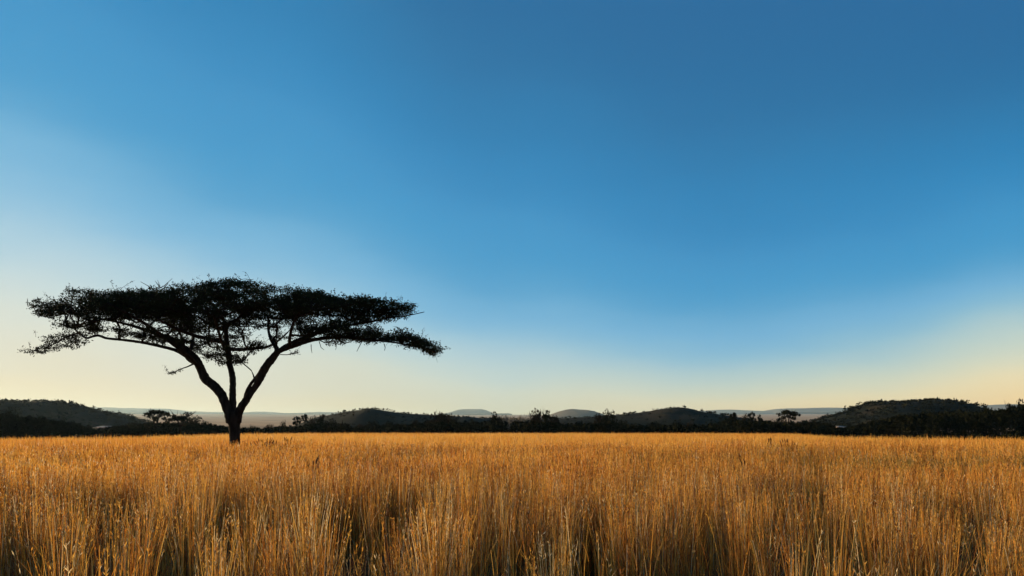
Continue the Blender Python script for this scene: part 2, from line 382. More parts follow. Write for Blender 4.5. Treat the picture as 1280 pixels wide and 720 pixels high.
k = m_.sum(); t = .15 + .5 * rng.random(k); ang_ = rng.random(k) * 2 * math.pi; ll = .15 + .3 * rng.random(k)
ribbons(bx[m_] + lx[m_] * t ** 1.9, by[m_] + ly[m_] * t ** 1.9, bz[m_] + h[m_] * t, ll * (.45 + .5 * rng.random(k)), np.cos(ang_) * ll * .45, np.sin(ang_) * ll * .45, .003 + .003 * rng.random(k), rng.random(k) * math.pi, np.clip(ti[m_] - .08 + .1 * rng.normal(size=k), 0, 1), 4, .95, 1.5)
m_ = rng.random(n) < .32                                     # seed heads
idx = np.repeat(np.nonzero(m_)[0], 8); k = len(idx); t = .80 + .22 * rng.random(k)
c = np.stack([bx[idx] + lx[idx] * t ** 1.9, by[idx] + ly[idx] * t ** 1.9, bz[idx] + h[idx] * t], -1)
d = rng.normal(size=(k, 3)) * [.45, .45, .3] + [0, 0, 1]
slivers(c, d, .018 + .02 * rng.random(k), .003 + .004 * rng.random(k), np.clip(ti[idx] + .08 * rng.normal(size=k) + (rng.random(k) < .05) * .4, 0, 1))

# middle distance
cn = 21000; cx, cy = sector(cn, 12.8, 36, 42)
kp = rng.random(cn) < np.clip(.55 + 2.4 * fbm(cx / 1.6, cy / 1.6 + 9, 2), .12, 1); cx, cy = cx[kp], cy[kp]; cn = len(cx)
ci = np.repeat(np.arange(cn), 12)
ox = rng.normal(size=len(ci)) * .085; oy = rng.normal(size=len(ci)) * .085
bx = cx[ci] + ox; by = cy[ci] + oy; n = len(bx); dd = np.hypot(bx, by)
h = (grass_h(bx, by) + (rng.normal(size=cn) * .09)[ci]) * (1 - .4 * rng.random(n) ** 2.2)
fx, fy = lean_field(bx, by)
lx = fx * .6 + ox * .8 + rng.normal(size=n) * .06; ly = fy * .6 + oy * .8 + rng.normal(size=n) * .06
ti = np.clip(grass_tint(bx, by) + (rng.normal(size=cn) * .10)[ci] + rng.normal(size=n) * .13, 0, 1)
ti = odd(ti, n, .012, .05); bz = ground_z(bx, by) - .02
ribbons(bx, by, bz, h, lx, ly, .003 + .00018 * dd + .003 * rng.random(n), rng.random(n) * math.pi, ti, 3)
m_ = rng.random(n) < .6; idx = np.repeat(np.nonzero(m_)[0], 3); k = len(idx); t = .80 + .2 * rng.random(k)
c = np.stack([bx[idx] + lx[idx] * t ** 1.9, by[idx] + ly[idx] * t ** 1.9, bz[idx] + h[idx] * t], -1)
slivers(c, rng.normal(size=(k, 3)) * [.4, .4, .3] + [0, 0, 1], .04 + .05 * rng.random(k), .005 + .00025 * dd[idx], np.clip(ti[idx] + .1 * rng.normal(size=k) + (rng.random(k) < .015) * .4, 0, 1))

# far field to its edge
n = 330000; bx, by = sector(n, 33, 122, 38); dd = np.hypot(bx, by)
keep = (dd < field_edge(bx, by) + 3 * rng.normal(size=n)); bx, by, dd = bx[keep], by[keep], dd[keep]; n = len(bx)
h = (grass_h(bx, by) + .09 * rng.normal(size=n)) * (1 - .3 * rng.random(n) ** 2)
ti = np.clip(grass_tint(bx, by) + .07 + rng.normal(size=n) * .13, 0, 1)
for s_ in range(2):
    ribbons(bx + .08 * rng.normal(size=n), by + .08 * rng.normal(size=n), ground_z(bx, by) - .02, h * (1 - .2 * s_ * rng.random(n)), .09 * rng.normal(size=n), .09 * rng.normal(size=n), .008 + .00030 * dd, rng.random(n) * math.pi, ti, 2, .7)
tag(link('tall_grass', mesh_np('tall_grass', np.concatenate(GV), np.concatenate(GQ), attrs={'tint': np.concatenate(GT)}), M_grass), kind='stuff')
print('grass quads', sum(len(x) for x in GQ))

# ------------------------------------------------------------------ the umbrella thorn tree
TD = 32.0
TX = px_x(293.5, TD)
def P(px, py, dy=0.0): return np.array([px_x(px, TD) - TX, dy, px_z(py, TD)])
tree = tag(empty('thorn_tree', (TX, TD, 0)), 'big lone flat-topped thorn tree with three forked limbs in the golden grass', 'tree')
pxm = TD / F
SK = []                                    # skeleton points the branches may leave from (x, y, z)
def limb_pts(rows, per=6):                 # rows: px, py, depth, half width in px
    r = spline(rows, per)
    p = np.stack([px_x(r[:, 0], TD) - TX, r[:, 2], px_z(r[:, 1], TD)], -1)
    return p, r[:, 3] * pxm * .88
def grow(geo, rows, k=10, rough=.16, skel=True, per=6):
    p, r = limb_pts(rows, per); geo.tube(p, r, k, rough)
    if skel: SK.extend([tuple(x) for x in p[len(p) // 5:]])
gt1 = Geo()
grow(gt1, [(293.5, 596, 0, 9.5), (293.5, 585, 0, 8.6), (293.7, 565, 0, 7.6), (293.5, 550, 0, 7.5), (293, 535, 0, 8.0), (292.5, 527, 0, 9.0), (292, 519, 0, 9.4), (291, 514, 0, 6)], 14, .16, skel=False)
link('trunk', gt1.mesh('trunk', True), M_bark, tree)
def limb(rowsets):
    gg = Geo()
    for rows in rowsets: grow(gg, rows)
    return link('limb', gg.mesh('limb', True), M_bark, tree)
limb([  # left limb, its long low bough and inner forks
    [(289, 528, 0, 7.5), (286, 516, 0, 6.8), (281, 503, .0, 6.6), (275.5, 493, .1, 6.7), (265, 482, .2, 6.6), (253.5, 473, .3, 6.6), (246, 460, .4, 6.2), (239.5, 449, .5, 6.0), (230, 440, .6, 5.4), (218, 430, .6, 4.6), (206, 422, .7, 4.0), (190, 416, .8, 3.4), (172, 410, .9, 2.6), (150, 403, 1.0, 2.0), (125, 397, 1.1, 1.4), (95, 392, 1.1, 1.0)],
    [(238, 450, .4, 3.0), (230, 445, .3, 2.8), (220, 438, .0, 2.5), (208, 434.5, -.3, 2.2), (196, 432, -.5, 2.0), (185, 430, -.7, 1.9), (172, 428.5, -.9, 1.8), (160, 427.5, -1., 1.7), (150, 426.5, -1.1, 1.7), (139, 423, -1., 1.7), (130, 424, -.9, 1.6), (120, 425, -.7, 1.5), (112, 421, -.6, 1.4), (105, 418, -.4, 1.2), (88, 421, -.2, 1.0), (74, 428, -.1, .8), (56, 436, 0, .5)],
    [(241, 454, .5, 2.2), (236, 453, .5, 1.9), (230, 449, .4, 1.5), (227, 444, .3, 1.2)],
    [(236, 453.5, .5, 1.3), (229, 457.5, .4, .9), (221, 461, .3, .7), (213, 466, .2, .5)],
    [(106, 418, -.5, 1.2), (102, 412, -.4, 1.0), (115, 405, -.4, .8), (126, 402, -.4, .7)],
    [(229, 440, .6, 3.4), (222, 428, 1.4, 3.0), (214, 418, 2.2, 2.6), (203, 406, 3.0, 2.1), (190, 395, 3.6, 1.6)],
    [(246, 460, .4, 3.2), (243, 447, -.6, 3.0), (236, 434, -1.6, 2.6), (226, 420, -2.6, 2.2), (212, 408, -3.4, 1.7), (196, 398, -3.9, 1.3)],
])
limb([  # upright middle limb
    [(290, 526, .1, 6.5), (288.5, 512, .2, 5.6), (287.5, 498, .3, 5.0), (286.5, 485, .4, 4.7), (285.6, 476, .5, 4.6), (283, 464, .6, 4.4), (280.7, 455, .6, 4.3), (278, 440, .7, 4.4), (275.5, 426, .7, 4.0), (273.5, 410, .8, 3.2)],
    [(274, 412, .8, 3.0), (268, 408, 1.0, 2.8), (258, 406, 1.2, 2.5), (248, 401, 1.4, 2.3), (238, 396, 1.6, 1.9), (226, 388, 1.8, 1.4)],
    [(273.5, 412, .8, 2.8), (279, 405, .5, 2.6), (286, 402, .2, 2.3), (297, 400, -.1, 2.1), (306, 394, -.4, 1.7), (314, 385, -.7, 1.2)],
    [(275.5, 426, .7, 3.2), (266, 425, -.2, 2.8), (255, 423, -1.0, 2.4), (245, 418, -1.9, 2.0), (235, 411, -2.7, 1.5)],
    [(277, 434, .7, 3.0), (284, 432, 1.6, 2.7), (293, 428, 2.4, 2.4), (303, 424, 3.1, 2.0), (313, 415, 3.6, 1.5), (325, 400, 4.0, 1.1)],
    [(278, 441, .7, 2.4), (284, 434, -.4, 2.3), (292, 429, -1.4, 2.1), (300, 421, -2.4, 1.8), (306, 408, -3.4, 1.4)],
])
limb([  # right limb with the long low bough
    [(296, 527, 0, 7.0), (299, 517, -.1, 6.0), (304.5, 508, -.2, 5.4), (310, 500, -.2, 5.2), (316.5, 491, -.3, 4.7), (323, 482.5, -.3, 4.6), (328, 475, -.4, 5.6), (333.5, 466, -.5, 5.8), (341, 456, -.6, 5.4), (349, 446, -.6, 4.6), (356, 440.5, -.7, 3.8), (367, 436.5, -.7, 3.4), (379, 433.2, -.8, 3.1), (390, 430, -.9, 2.9), (401, 427.5, -.9, 2.6), (423, 425.5, -1., 2.2), (445, 426, -1., 1.9), (468, 428, -1., 1.6), (485, 430, -1., 1.3), (501, 432, -1., 1.1), (520, 436, -1., .9), (541, 439, -1., .5)],
    [(309, 497, -.2, 3.0), (312, 489, -.3, 2.4), (318, 480, -.4, 2.1), (325, 471.5, -.4, 2.4), (331, 466, -.5, 3)],
    [(322, 475, -.4, 1.3), (320.8, 470, -.4, .9), (319.4, 464.5, -.5, .4)],
    [(343, 454, -.5, 4.4), (346, 445, -.2, 4.0), (345.5, 437, .1, 3.7), (340, 431, .4, 3.2), (333, 424, .8, 2.8), (326, 416, 1.2, 2.3), (320, 404, 1.6, 1.8), (316, 392, 2.0, 1.3)],
    [(346, 444, -.2, 3.4), (351, 436, .1, 3.1), (357, 429.5, .4, 2.8), (368, 422, .7, 2.5), (380, 415, 1., 2.4), (390, 409, 1.2, 2.3), (402, 405, 1.3, 2.2), (416, 403, 1.3, 2.0), (433, 400.5, 1.3, 1.9), (446, 398, 1.3, 1.7), (460, 396, 1.3, 1.4), (480, 391.5, 1.3, 1.1), (505, 388.5, 1.3, .8), (526, 384, 1.3, .5)],
    [(357, 430, .4, 2.4), (366, 420, 1.6, 2.1), (376, 408, 2.6, 1.8), (388, 397, 3.4, 1.3)],
    [(368, 436, -.7, 2.4), (378, 428, -1.8, 2.1), (390, 417, -2.8, 1.8), (404, 404, -3.5, 1.3)],
])
SK = np.array(SK)

# crown profile of the photo in the plane of the tree, then branches grown out to every clump
TOPX = [30, 45, 70, 100, 130, 160, 180, 200, 240, 260, 290, 310, 340, 360, 380, 400, 430, 460, 490, 510, 528]
TOPY = [390, 379, 373, 369, 362, 361.5, 364, 365, 365, 358, 351, 350, 355, 358.5, 359, 364, 369, 370, 372, 375, 380]
BOTX = [30, 60, 90, 110, 150, 190, 230, 260, 300, 340, 380, 420, 440, 480, 528]
BOTY = [398, 404, 404, 402, 404, 404, 398, 394, 396, 398, 400, 402, 397, 393, 389]
pads = []       # x, y, z, rx, rz, leaves
def add_pad(px, py, dy, rx, rz, n_): pads.append((*P(px, py, dy), rx, rz, n_))
k = 0
while k < 400:                             # the dense upper layer
    u = 2 * rng.random() - 1; px = 292 + 219 * u
    if rng.random() > math.sqrt(1 - u * u) + .12: continue
    k += 1
    hd = 4.6 * math.sqrt(max(.03, 1 - u * u)); dy = hd * (2 * rng.random() - 1)
    tp, bt = np.interp(px, TOPX, TOPY), np.interp(px, BOTX, BOTY)
    e = dy / 4.6; rim = max(abs(u), math.hypot(u, e * .9))
    tp += (25 if dy < 0 else 10) * e * e + 7 * fbm(px / 23., dy / 1.1, 2) + 3; bt += (16 if dy < 0 else 2) * e * e
    rx = (.34 + .42 * rng.random()) * (1 - .3 * max(0, rim - .6)); rz = .12 + .10 * rng.random()
    edge = rz / pxm
    py = tp + edge + (max(bt - tp - 2 * edge, 1)) * rng.random() ** 1.2
    add_pad(px, py, dy, rx, rz, 260 if rim < .7 else 150)
for k in range(135):                       # lacy clumps under it
    px = 250 + 85 * rng.normal(); dy = 3.0 * (2 * rng.random() - 1)
    if not 120 < px < 440: continue
    py = 396 + (np.interp(px, [120, 215, 265, 345, 440], [414, 432, 446, 436, 424]) - 396) * rng.random() ** 1.1
    add_pad(px, py, dy, .22 + .3 * rng.random(), .09 + .08 * rng.random(), 105)
for px, py in ((48, 435), (60, 430), (72, 425), (84, 419), (95, 415), (55, 426), (66, 420), (50, 441), (80, 424), (105, 410), (90, 409)):
    add_pad(px + 9, py, -.1 + .6 * rng.normal(), .36 + .18 * rng.random(), .15, 210)       # left drooping end
for px, py in ((122, 416), (133, 413), (146, 411), (110, 413), (128, 408), (160, 408)):
    add_pad(px, py, -1. + .8 * rng.normal(), .40, .15, 210)
for px, py in ((392, 421), (408, 420), (425, 419), (440, 421), (455, 417), (468, 413), (462, 422), (478, 419), (490, 423), (503, 424), (515, 428), (526, 430), (535, 433), (545, 437), (475, 424), (507, 429), (430, 413), (450, 410), (523, 435), (415, 412), (470, 407)):
    add_pad(px, py, -1. + .6 * rng.normal(), .34 + .25 * rng.random(), .13, 150)         # right drooping end
for k in range(60):
    px = 383 + 163 * rng.random(); py = np.interp(px, [383, 430, 460, 480, 500, 520, 548], [406, 408, 407, 414, 419, 423, 436]); b_ = np.interp(px, [383, 401, 423, 468, 501, 548], [432, 427, 425, 427, 431, 440])
    add_pad(px, py + 4 + (b_ - py - 3) * rng.random(), -1. + 1. * rng.normal(), .24 + .22 * rng.random(), .12, 130)
for px, py in ((284, 449), (294, 450), (276, 452), (268, 446), (300, 448), (262, 440), (256, 432), (290, 440), (306, 436), (322, 432), (332, 434), (252, 443)):
    add_pad(px, py, .3 + .9 * rng.normal(), .26 + .16 * rng.random(), .15, 150)          # tuft hanging in the fork
for px, py in ((216, 465), (212, 467), (222, 462), (371, 440), (366, 442)): add_pad(px, py, .1, .10, .05, 16)
for px, py in ((470, 378), (490, 379), (502, 381), (510, 384), (514, 381), (455, 382), (51, 390), (48, 388), (56, 386), (62, 380), (56, 394), (70, 385)):
    add_pad(px, py, 1.2 * rng.normal() * .6, .30, .13, 110)
pads = np.array(pads)
# grow: nearest skeleton first
node_p = [tuple(x) for x in SK]; node_par = [-1] * len(node_p); node_w = [0] * len(node_p)
chains = []
root0 = P(285, 470)
order = np.argsort(np.linalg.norm((pads[:, :3] - root0) * [1, 1, 1.5], axis=1))
tips = {}
for pi in order:
    c = pads[pi, :3]; A = np.array(node_p)
    dv = c - A; dist = np.linalg.norm(dv, axis=1)
    back = np.linalg.norm((A - root0), axis=1) > np.linalg.norm(c - root0) + .2
    cost = dist + .6 * np.maximum(0, -dv[:, 2]) + .4 * back + .12 * np.maximum(0, dv[:, 2])
    j = int(np.argmin(cost)); a0 = A[j]; d = c - a0; Ln = np.linalg.norm(d)
    ns = max(3, int(Ln / .28)); t = np.linspace(0, 1, ns + 1)[1:]
    perp = rng.normal(size=3); perp -= d * (perp @ d) / (Ln * Ln + 1e-9)
    sag = perp * .05 * Ln
    ch = [j]
    for tt in t:
        p = a0 + d * tt + sag * math.sin(tt * math.pi) + rng.normal(size=3) * .02 * min(1, Ln) + np.array([0, 0, -.10 * Ln * math.sin(tt * math.pi)])
        node_p.append(tuple(p)); node_par.append(ch[-1]); node_w.append(0); ch.append(len(node_p) - 1)
    chains.append(ch); tips[pi] = ch[-1]
    q_ = ch[-1]
    while q_ >= 0: node_w[q_] += 1; q_ = node_par[q_]
bg_ = Geo()
node_p = np.array(node_p); node_w = np.array(node_w)
for ch in chains:
    w = node_w[ch].astype(float); w[0] = w[1]
    bg_.tube(node_p[ch], np.minimum(.0095 * np.sqrt(w + .6), .036), 5, .1)
lg = Geo()
for pi in range(len(pads)):
    x, y, z, rx, rz, nl = pads[pi]; c = np.array([x, y, z])
    nt_ = 7 if nl > 100 else 4
    for k in range(nt_):
        u = rng.normal(size=3) * [1, 1, .5]; u /= np.linalg.norm(u)
        e = c + u * [rx, rx, rz * 1.3] * (.7 + .4 * rng.random()) + [0, 0, .03]
        m1 = (c + e) / 2 + rng.normal(size=3) * .04
        bg_.tube([c, m1, e], [.010, .0075, .004], 3)
    nl = int(nl * (.75 + .5 * rng.random()))
    # leaf tufts on short shoots
    nsh = max(3, nl // 7); sh = rng.normal(size=(nsh, 3)); sh /= np.linalg.norm(sh, axis=1)[:, None]
    sh = sh * rng.random((nsh, 1)) ** .45 * [rx, rx, rz] + c
    kk = np.repeat(np.arange(nsh), 7)
    lg.leaves(sh[kk] + rng.normal(size=(len(kk), 3)) * [.055, .055, .035], .085, .034)
# thin shoots and hanging twigs at the rim
for k in range(900):
    pi = rng.integers(len(pads)); c = pads[pi, :3] + rng.normal(size=3) * [pads[pi, 3] * .45, pads[pi, 3] * .45, pads[pi, 4] * .5]
    up = 1 if rng.random() < .72 else -1
    e = c + np.array([rng.normal() * .16, rng.normal() * .16, up * (.12 + .22 * rng.random())])
    bg_.tube([c, (c + e) / 2 + rng.normal(size=3) * .03, e], [.008, .006, .003], 3)
    if up > 0:
        tt = rng.random((6, 1)); lg.leaves(c + (e - c) * (.4 + .6 * tt) + rng.normal(size=(6, 3)) * .03, .07, .03)
for a_, b_, c_ in (((199, 366), (206, 360), (204, 353)), ((203, 363), (212, 360), (222, 351)), ((200, 366), (192, 360), (183, 355)), ((206, 362), (203, 357), (201, 354)), ((212, 360), (216, 358), (217, 356)),
                   ((392, 432), (393, 438), (394, 443)), ((402, 428), (405, 436), (409, 439)), ((420, 427), (424, 434), (423, 439)), ((455, 428), (452, 435), (449, 441)), ((482, 431), (484, 436), (483, 440)), ((528, 438), (531, 443), (532, 446)), ((488, 395), (492, 398), (493, 400)), ((503, 391), (505, 396), (506, 400))):
    bg_.tube([P(*a_, -.4), P(*b_, -.5), P(*c_, -.5)], [.016, .012, .007], 4)
link('branch', bg_.mesh('branch'), M_bark, tree)
link('crown', lg.mesh('crown'), M_leaf, tree)
print('leaves', lg.n // 4)

# ------------------------------------------------------------------ kinds of trees and bushes for the edge of the field
def crown_round(seed, w, h, lobes, n, leaf):
    global rng
    keep = rng; rng = np.random.default_rng(seed); gg = Geo()
    for k in range(lobes):
        a = rng.random() * 6.28; r = w * .33 * math.sqrt(rng.random())
        c = np.array([math.cos(a) * r, math.sin(a) * r, h * (.30 + .42 * rng.random())])
        rr = np.array([w * (.18 + .12 * rng.random())] * 2 + [h * (.18 + .12 * rng.random())])
        p = rng.normal(size=(n // lobes, 3)); p /= np.linalg.norm(p, axis=1)[:, None]
        gg.leaves(c + p * rng.random((len(p), 1)) ** .4 * rr, leaf, leaf * .6)
    p = rng.random((n // 4, 3)) * [1, 1, .35] - [.5, .5, 0]; gg.leaves(p * [w * .85, w * .85, h], leaf, leaf * .6)
    me = gg.mesh('crown'); rng = keep; return me
def trunk_mesh(seed, h, r, forks, reach, lift):
    global rng
    keep = rng; rng = np.random.default_rng(seed); gg = Geo()
    fz = h * lift
    gg.tube([(0, 0, -.3), (.03 * h, 0, fz * .5), (0, .02 * h, fz)], [r * 1.2, r, r * .9], 7, .1)
    for k in range(forks):
        a = 6.28 * (k + .5 * rng.random()) / forks; rc = reach * (.55 + .45 * rng.random())
        e = np.array([math.cos(a) * rc, math.sin(a) * rc, h * (.80 + .14 * rng.random())])
        b = np.array([0, .02 * h, fz])
        m1 = b + (e - b) * [.45, .45, .6]
        gg.tube([b, m1, e], [r * .7, r * .5, r * .22], 6, .1)
        for q_ in range(3):
            e2 = e + rng.normal(size=3) * [reach * .3, reach * .3, h * .05] + [0, 0, h * .05]
            gg.tube([m1 + (e - m1) * .4 * q_ / 2, (m1 + e2) / 2, e2], [r * .35, r * .25, r * .12], 4)
    me = gg.mesh('trunk'); rng = keep; return me
def crown_umbrella(seed, w, h, n, leaf, tiers=2):
    global rng
    keep = rng; rng = np.random.default_rng(seed); gg = Geo()
    for k in range(16):
        a = rng.random() * 6.28; r = w * .40 * math.sqrt(rng.random()); tr = rng.integers(tiers)
        c = np.array([math.cos(a) * r, math.sin(a) * r, h * (.93 - .16 * tr - .06 * rng.random()) - h * .12 * (r / (w * .4)) ** 2])
        rr = np.array([w * (.10 + .07 * rng.random())] * 2 + [h * .06])
        p = rng.normal(size=(n // 16, 3)); p /= np.linalg.norm(p, axis=1)[:, None]
        gg.leaves(c + p * rng.random((len(p), 1)) ** .4 * rr, leaf, leaf * .5)
    me = gg.mesh('crown'); rng = keep; return me
def bare_branches(seed, w, h, levels=4):
    global rng
    keep = rng; rng = np.random.default_rng(seed); gg = Geo()
    def rec(p, d, ln, r, lv):
        e = p + d * ln; m1 = (p + e) / 2 + rng.normal(size=3) * ln * .08
        gg.tube([p, m1, e], [r, r * .85, r * .65], 4 if lv else 3, .1)
        if lv == 0: return
        for k in range(rng.integers(2, 4)):
            dn = d * .75 + rng.normal(size=3) * .55 + np.array([0, 0, .12]); dn /= np.linalg.norm(dn)
            rec(p + d * ln * (.55 + .45 * rng.random()), dn, ln * (.62 + .2 * rng.random()), r * .62, lv - 1)
    for k in range(4):
        a = 6.28 * k / 4 + rng.random(); d = np.array([math.cos(a) * .6, math.sin(a) * .6, .75]); d /= np.linalg.norm(d)
        rec(np.array([0, 0, h * .22]), d, h * .30, .15, levels)
    me = gg.mesh('branches'); rng = keep
    return me

PROTO = {}
def proto(kind):
    """meshes of one kind, made once: list of (part name, mesh, material), nominal width and height"""
    if kind in PROTO: return PROTO[kind]
    s = sum(map(ord, kind)) * 7
    base, v = kind.rsplit('_', 1); v = int(v)
    if base == 'bush': r = ([('trunk', trunk_mesh(s, 3.1, .16, 4, 1.2, .2), M_bark), ('crown', crown_round(s, 6, 4, 8 + v, 520, .55), M_bush)], 5.6, 3.7)
    elif base == 'rust': r = ([('trunk', trunk_mesh(s, 3.1, .14, 4, 1.2, .2), M_bark), ('crown', crown_round(s, 6, 4, 7, 330, .5), M_rust)], 5.6, 3.6)
    elif base == 'tree': r = ([('trunk', trunk_mesh(s, 5.4, .25, 5, 1.5, .3), M_bark), ('crown', crown_round(s, 6, 7, 11, 620, .6), M_bush)], 5.2, 5.9)
    elif base == 'loose': r = ([('trunk', trunk_mesh(s, 5.8, .2, 6, 2.0, .28), M_bark), ('crown', crown_round(s, 6.5, 7, 14, 560, .6), M_rust)], 5.6, 5.9)
    elif base == 'umbrella': r = ([('trunk', trunk_mesh(s, 6, .22, 5, 2.6, .36), M_bark), ('crown', crown_umbrella(s, 8, 6, 800, .55, 2 + v % 2), M_bush)], 7.2, 5.5)
    elif base == 'bare': r = ([('trunk', trunk_mesh(s, 4, .18, 3, .5, .3), M_twig), ('branches', bare_branches(s, 5, 5.5), M_twig)], 5, 5.4)
    PROTO[kind] = r
    return r
def plant(kind, px, top, wpx, d, label, group=None):
    d *= .6
    parts, w0, h0 = proto(kind)
    base = kind.rsplit('_', 1)[0]
    x = px_x(px, d); gz = float(ground_z(x, d))
    name = {'bush': 'thorn_bush', 'rust': 'dry_bush', 'tree': 'leafy_tree', 'loose': 'twiggy_tree', 'umbrella': 'umbrella_tree', 'bare': 'bare_tree'}[base]
    cat = 'bush' if base in ('bush', 'rust') else 'tree'
    root = tag(empty(name, (x, d, gz - .05)), label, cat, group)
    sx = wpx / F * d / w0; sz = (px_z(top, d) - gz) / h0
    root.scale = (sx, sx, sz); root.rotation_euler.z = random.random() * 6.28
    for pn, me, m_ in parts: link(pn, me, m_, root)
    return root

T = plant
G1 = 'trees and bushes along the far edge of the field'
ROW = [
 # left, below the dark hill
 ('tree_0', 5, 511.5, 24, 245, 'tall dark round tree below the left hill, at the very left edge'),
 ('bush_0', 20, 516, 22, 250, 'dark bush just right of the tall tree at the left edge'),
 ('bush_1', 34, 518, 20, 240, 'third dark crown from the left edge, below the lit patch of the left hill'),
 ('tree_1', 53, 519, 22, 255, 'rounded black tree in the middle of the dark slope below the left hill'),
 ('bush_2', 75, 523, 17, 235, 'low black bush just right of the rounded tree below the left hill'),
 ('bush_0', 91, 526.5, 20, 240, 'broad low black bush left of the pale shed below the left hill'),
 ('bush_1', 112, 529.5, 9, 260, 'small dark bush directly left of the pale low shed'),
 ('bush_2', 142, 530.5, 16, 250, 'dark bush directly right of the pale low shed'),
 ('bush_0', 166, 526.5, 13, 255, 'small round dark bush left of the two flat-topped trees'),
 ('umbrella_0', 195, 513.5, 34, 230, 'flat-topped umbrella tree with open crown, left of the big thorn tree'),
 ('umbrella_1', 226, 515.5, 34, 238, 'layered ragged umbrella tree just right of the flat-topped one'),
 ('loose_0', 240, 521, 22, 245, 'loose twiggy tree under the right end of the ragged umbrella tree'),
 ('bush_1', 255, 524.5, 12, 235, 'small dark pointed bush left of the big tree trunk'),
 ('bush_2', 268, 528, 16, 240, 'dark round bush closest on the left to the big tree trunk'),
 ('rust_0', 316, 531.5, 14, 250, 'low brownish bush closest on the right to the big tree trunk'),
 ('rust_1', 338, 527.5, 13, 245, 'reddish dry bush in front of the sunlit plain, right of the big tree trunk'),
 ('rust_0', 354, 526, 11, 255, 'second reddish dry bush right of the big tree, beside the sunlit plain'),
 ('umbrella_2', 371, 520.5, 11, 260, 'leftmost of the small umbrella trees left of the middle-left hill'),
 ('umbrella_0', 381, 518.5, 10, 270, 'middle one of the small umbrella trees left of the middle-left hill'),
 ('loose_1', 391, 520, 9, 265, 'thin twiggy tree between the small umbrella trees left of the middle-left hill'),
 ('umbrella_1', 402, 518, 11, 270, 'rightmost of the small umbrella trees left of the middle-left hill'),
 ('tree_2', 412, 523.5, 20, 250, 'dense black tree at the foot of the middle-left hill'),
 ('bush_0', 430, 527, 18, 245, 'black bush left of the bare tan patch under the middle-left hill'),
 ('rust_1', 453, 527, 15, 240, 'dark red-brown bush right of the bare tan patch under the middle-left hill'),
 ('tree_0', 466, 526.5, 16, 250, 'round black tree directly beneath the top of the middle-left hill'),
 ('tree_1', 490, 526.5, 22, 240, 'broad dome-shaped black tree under the right shoulder of the middle-left hill'),
 ('loose_0', 520, 525.5, 18, 250, 'brownish loose tree right of the dome-shaped black one'),
 ('bush_1', 535, 524, 18, 255, 'dark bush left of the twiggy tree beside the blue mesa'),
 # middle
 ('loose_1', 551, 513.5, 28, 240, 'tall hazy twiggy tree left of the bluish flat mesa in the middle'),
 ('loose_2', 566, 519, 18, 250, 'lower twiggy tree touching the left foot of the bluish mesa'),
 ('tree_2', 621, 515, 20, 250, 'dark leafy tree at the right foot of the bluish mesa'),
 ('bare_0', 634, 512, 21, 240, 'pale bare tree right of the bluish mesa, leftmost of the leafless ones'),
 ('bare_1', 647, 512.5, 22, 236, 'pale bare tree in the middle of the leafless group between the two mesas'),
 ('bare_2', 658, 513.5, 18, 244, 'small bare tree at the right end of the leafless group between the two mesas'),
 ('loose_2', 667, 512.5, 18, 245, 'half-bare tree with dark flat top left of the grey rounded mesa'),
 ('umbrella_1', 682, 513, 17, 250, 'dark compact umbrella tree touching the left foot of the grey rounded mesa'),
 ('loose_0', 694, 521, 18, 250, 'low loose tree below the left slope of the grey rounded mesa'),
 ('bush_2', 722, 525, 18, 245, 'dark low bush directly under the grey rounded mesa'),
 ('loose_1', 751, 516, 17, 250, 'thin dark tree at the right foot of the grey rounded mesa'),
 ('tree_0', 762, 513.5, 19, 245, 'dark pointed tree above the ridge between grey mesa and middle-right hill'),
 ('bush_0', 777, 524, 18, 250, 'dark bush between the pointed tree and the middle-right hill'),
 # right of the middle
 ('tree_1', 818, 526.5, 22, 240, 'broad dome-shaped black tree under the left slope of the middle-right hill'),
 ('tree_2', 845, 525.5, 18, 250, 'round black tree directly beneath the top of the middle-right hill'),
 ('rust_0', 862, 526.5, 14, 240, 'dark red-brown bush left of the bare tan patch under the middle-right hill'),
 ('bush_1', 888, 526.5, 18, 245, 'black bush right of the bare tan patch under the middle-right hill'),
 ('tree_0', 910, 521.5, 22, 250, 'dense black tree at the right foot of the middle-right hill'),
 ('umbrella_0', 917, 516.5, 11, 270, 'leftmost of the small umbrella trees right of the middle-right hill'),
 ('loose_2', 929, 518.5, 10, 265, 'thin twiggy tree between the small umbrella trees right of the middle-right hill'),
 ('umbrella_2', 940, 515.5, 10, 270, 'highest of the small umbrella trees right of the middle-right hill'),
 ('umbrella_1', 950, 518.5, 9, 262, 'rightmost of the small umbrella trees right of the middle-right hill'),
 ('rust_1', 963, 521.5, 13, 255, 'reddish dry bush left of the hazy wide umbrella tree'),
 ('umbrella_0', 985, 513.5, 28, 255, 'hazy wide flat-topped umbrella tree in front of the right-hand pale mesa'),
 ('rust_0', 980, 523, 15, 245, 'brown dry bush right beneath the hazy wide umbrella tree'),
 ('rust_1', 1002, 525, 14, 250, 'brown dry bush right of the hazy wide umbrella tree'),
 ('bush_2', 1014, 525.5, 12, 245, 'small round dark bush at the left foot of the right-hand hill'),
 ('bush_0', 1032, 527, 18, 240, 'dark bush left of the right-hand pale shed'),
 ('bush_1', 1063, 529.5, 8, 260, 'small dark bush directly right of the right-hand pale shed'),
 ('bush_2', 1083, 527, 18, 250, 'broad black bush starting the black mass right of the second pale shed'),
]
for kind, px, top, wpx, d, lab in ROW: T(kind, px, top, wpx, d, lab, G1)
G2 = 'merging black trees under the right hill'
LB = 'black tree crown merging into the solid dark mass below the right hill'
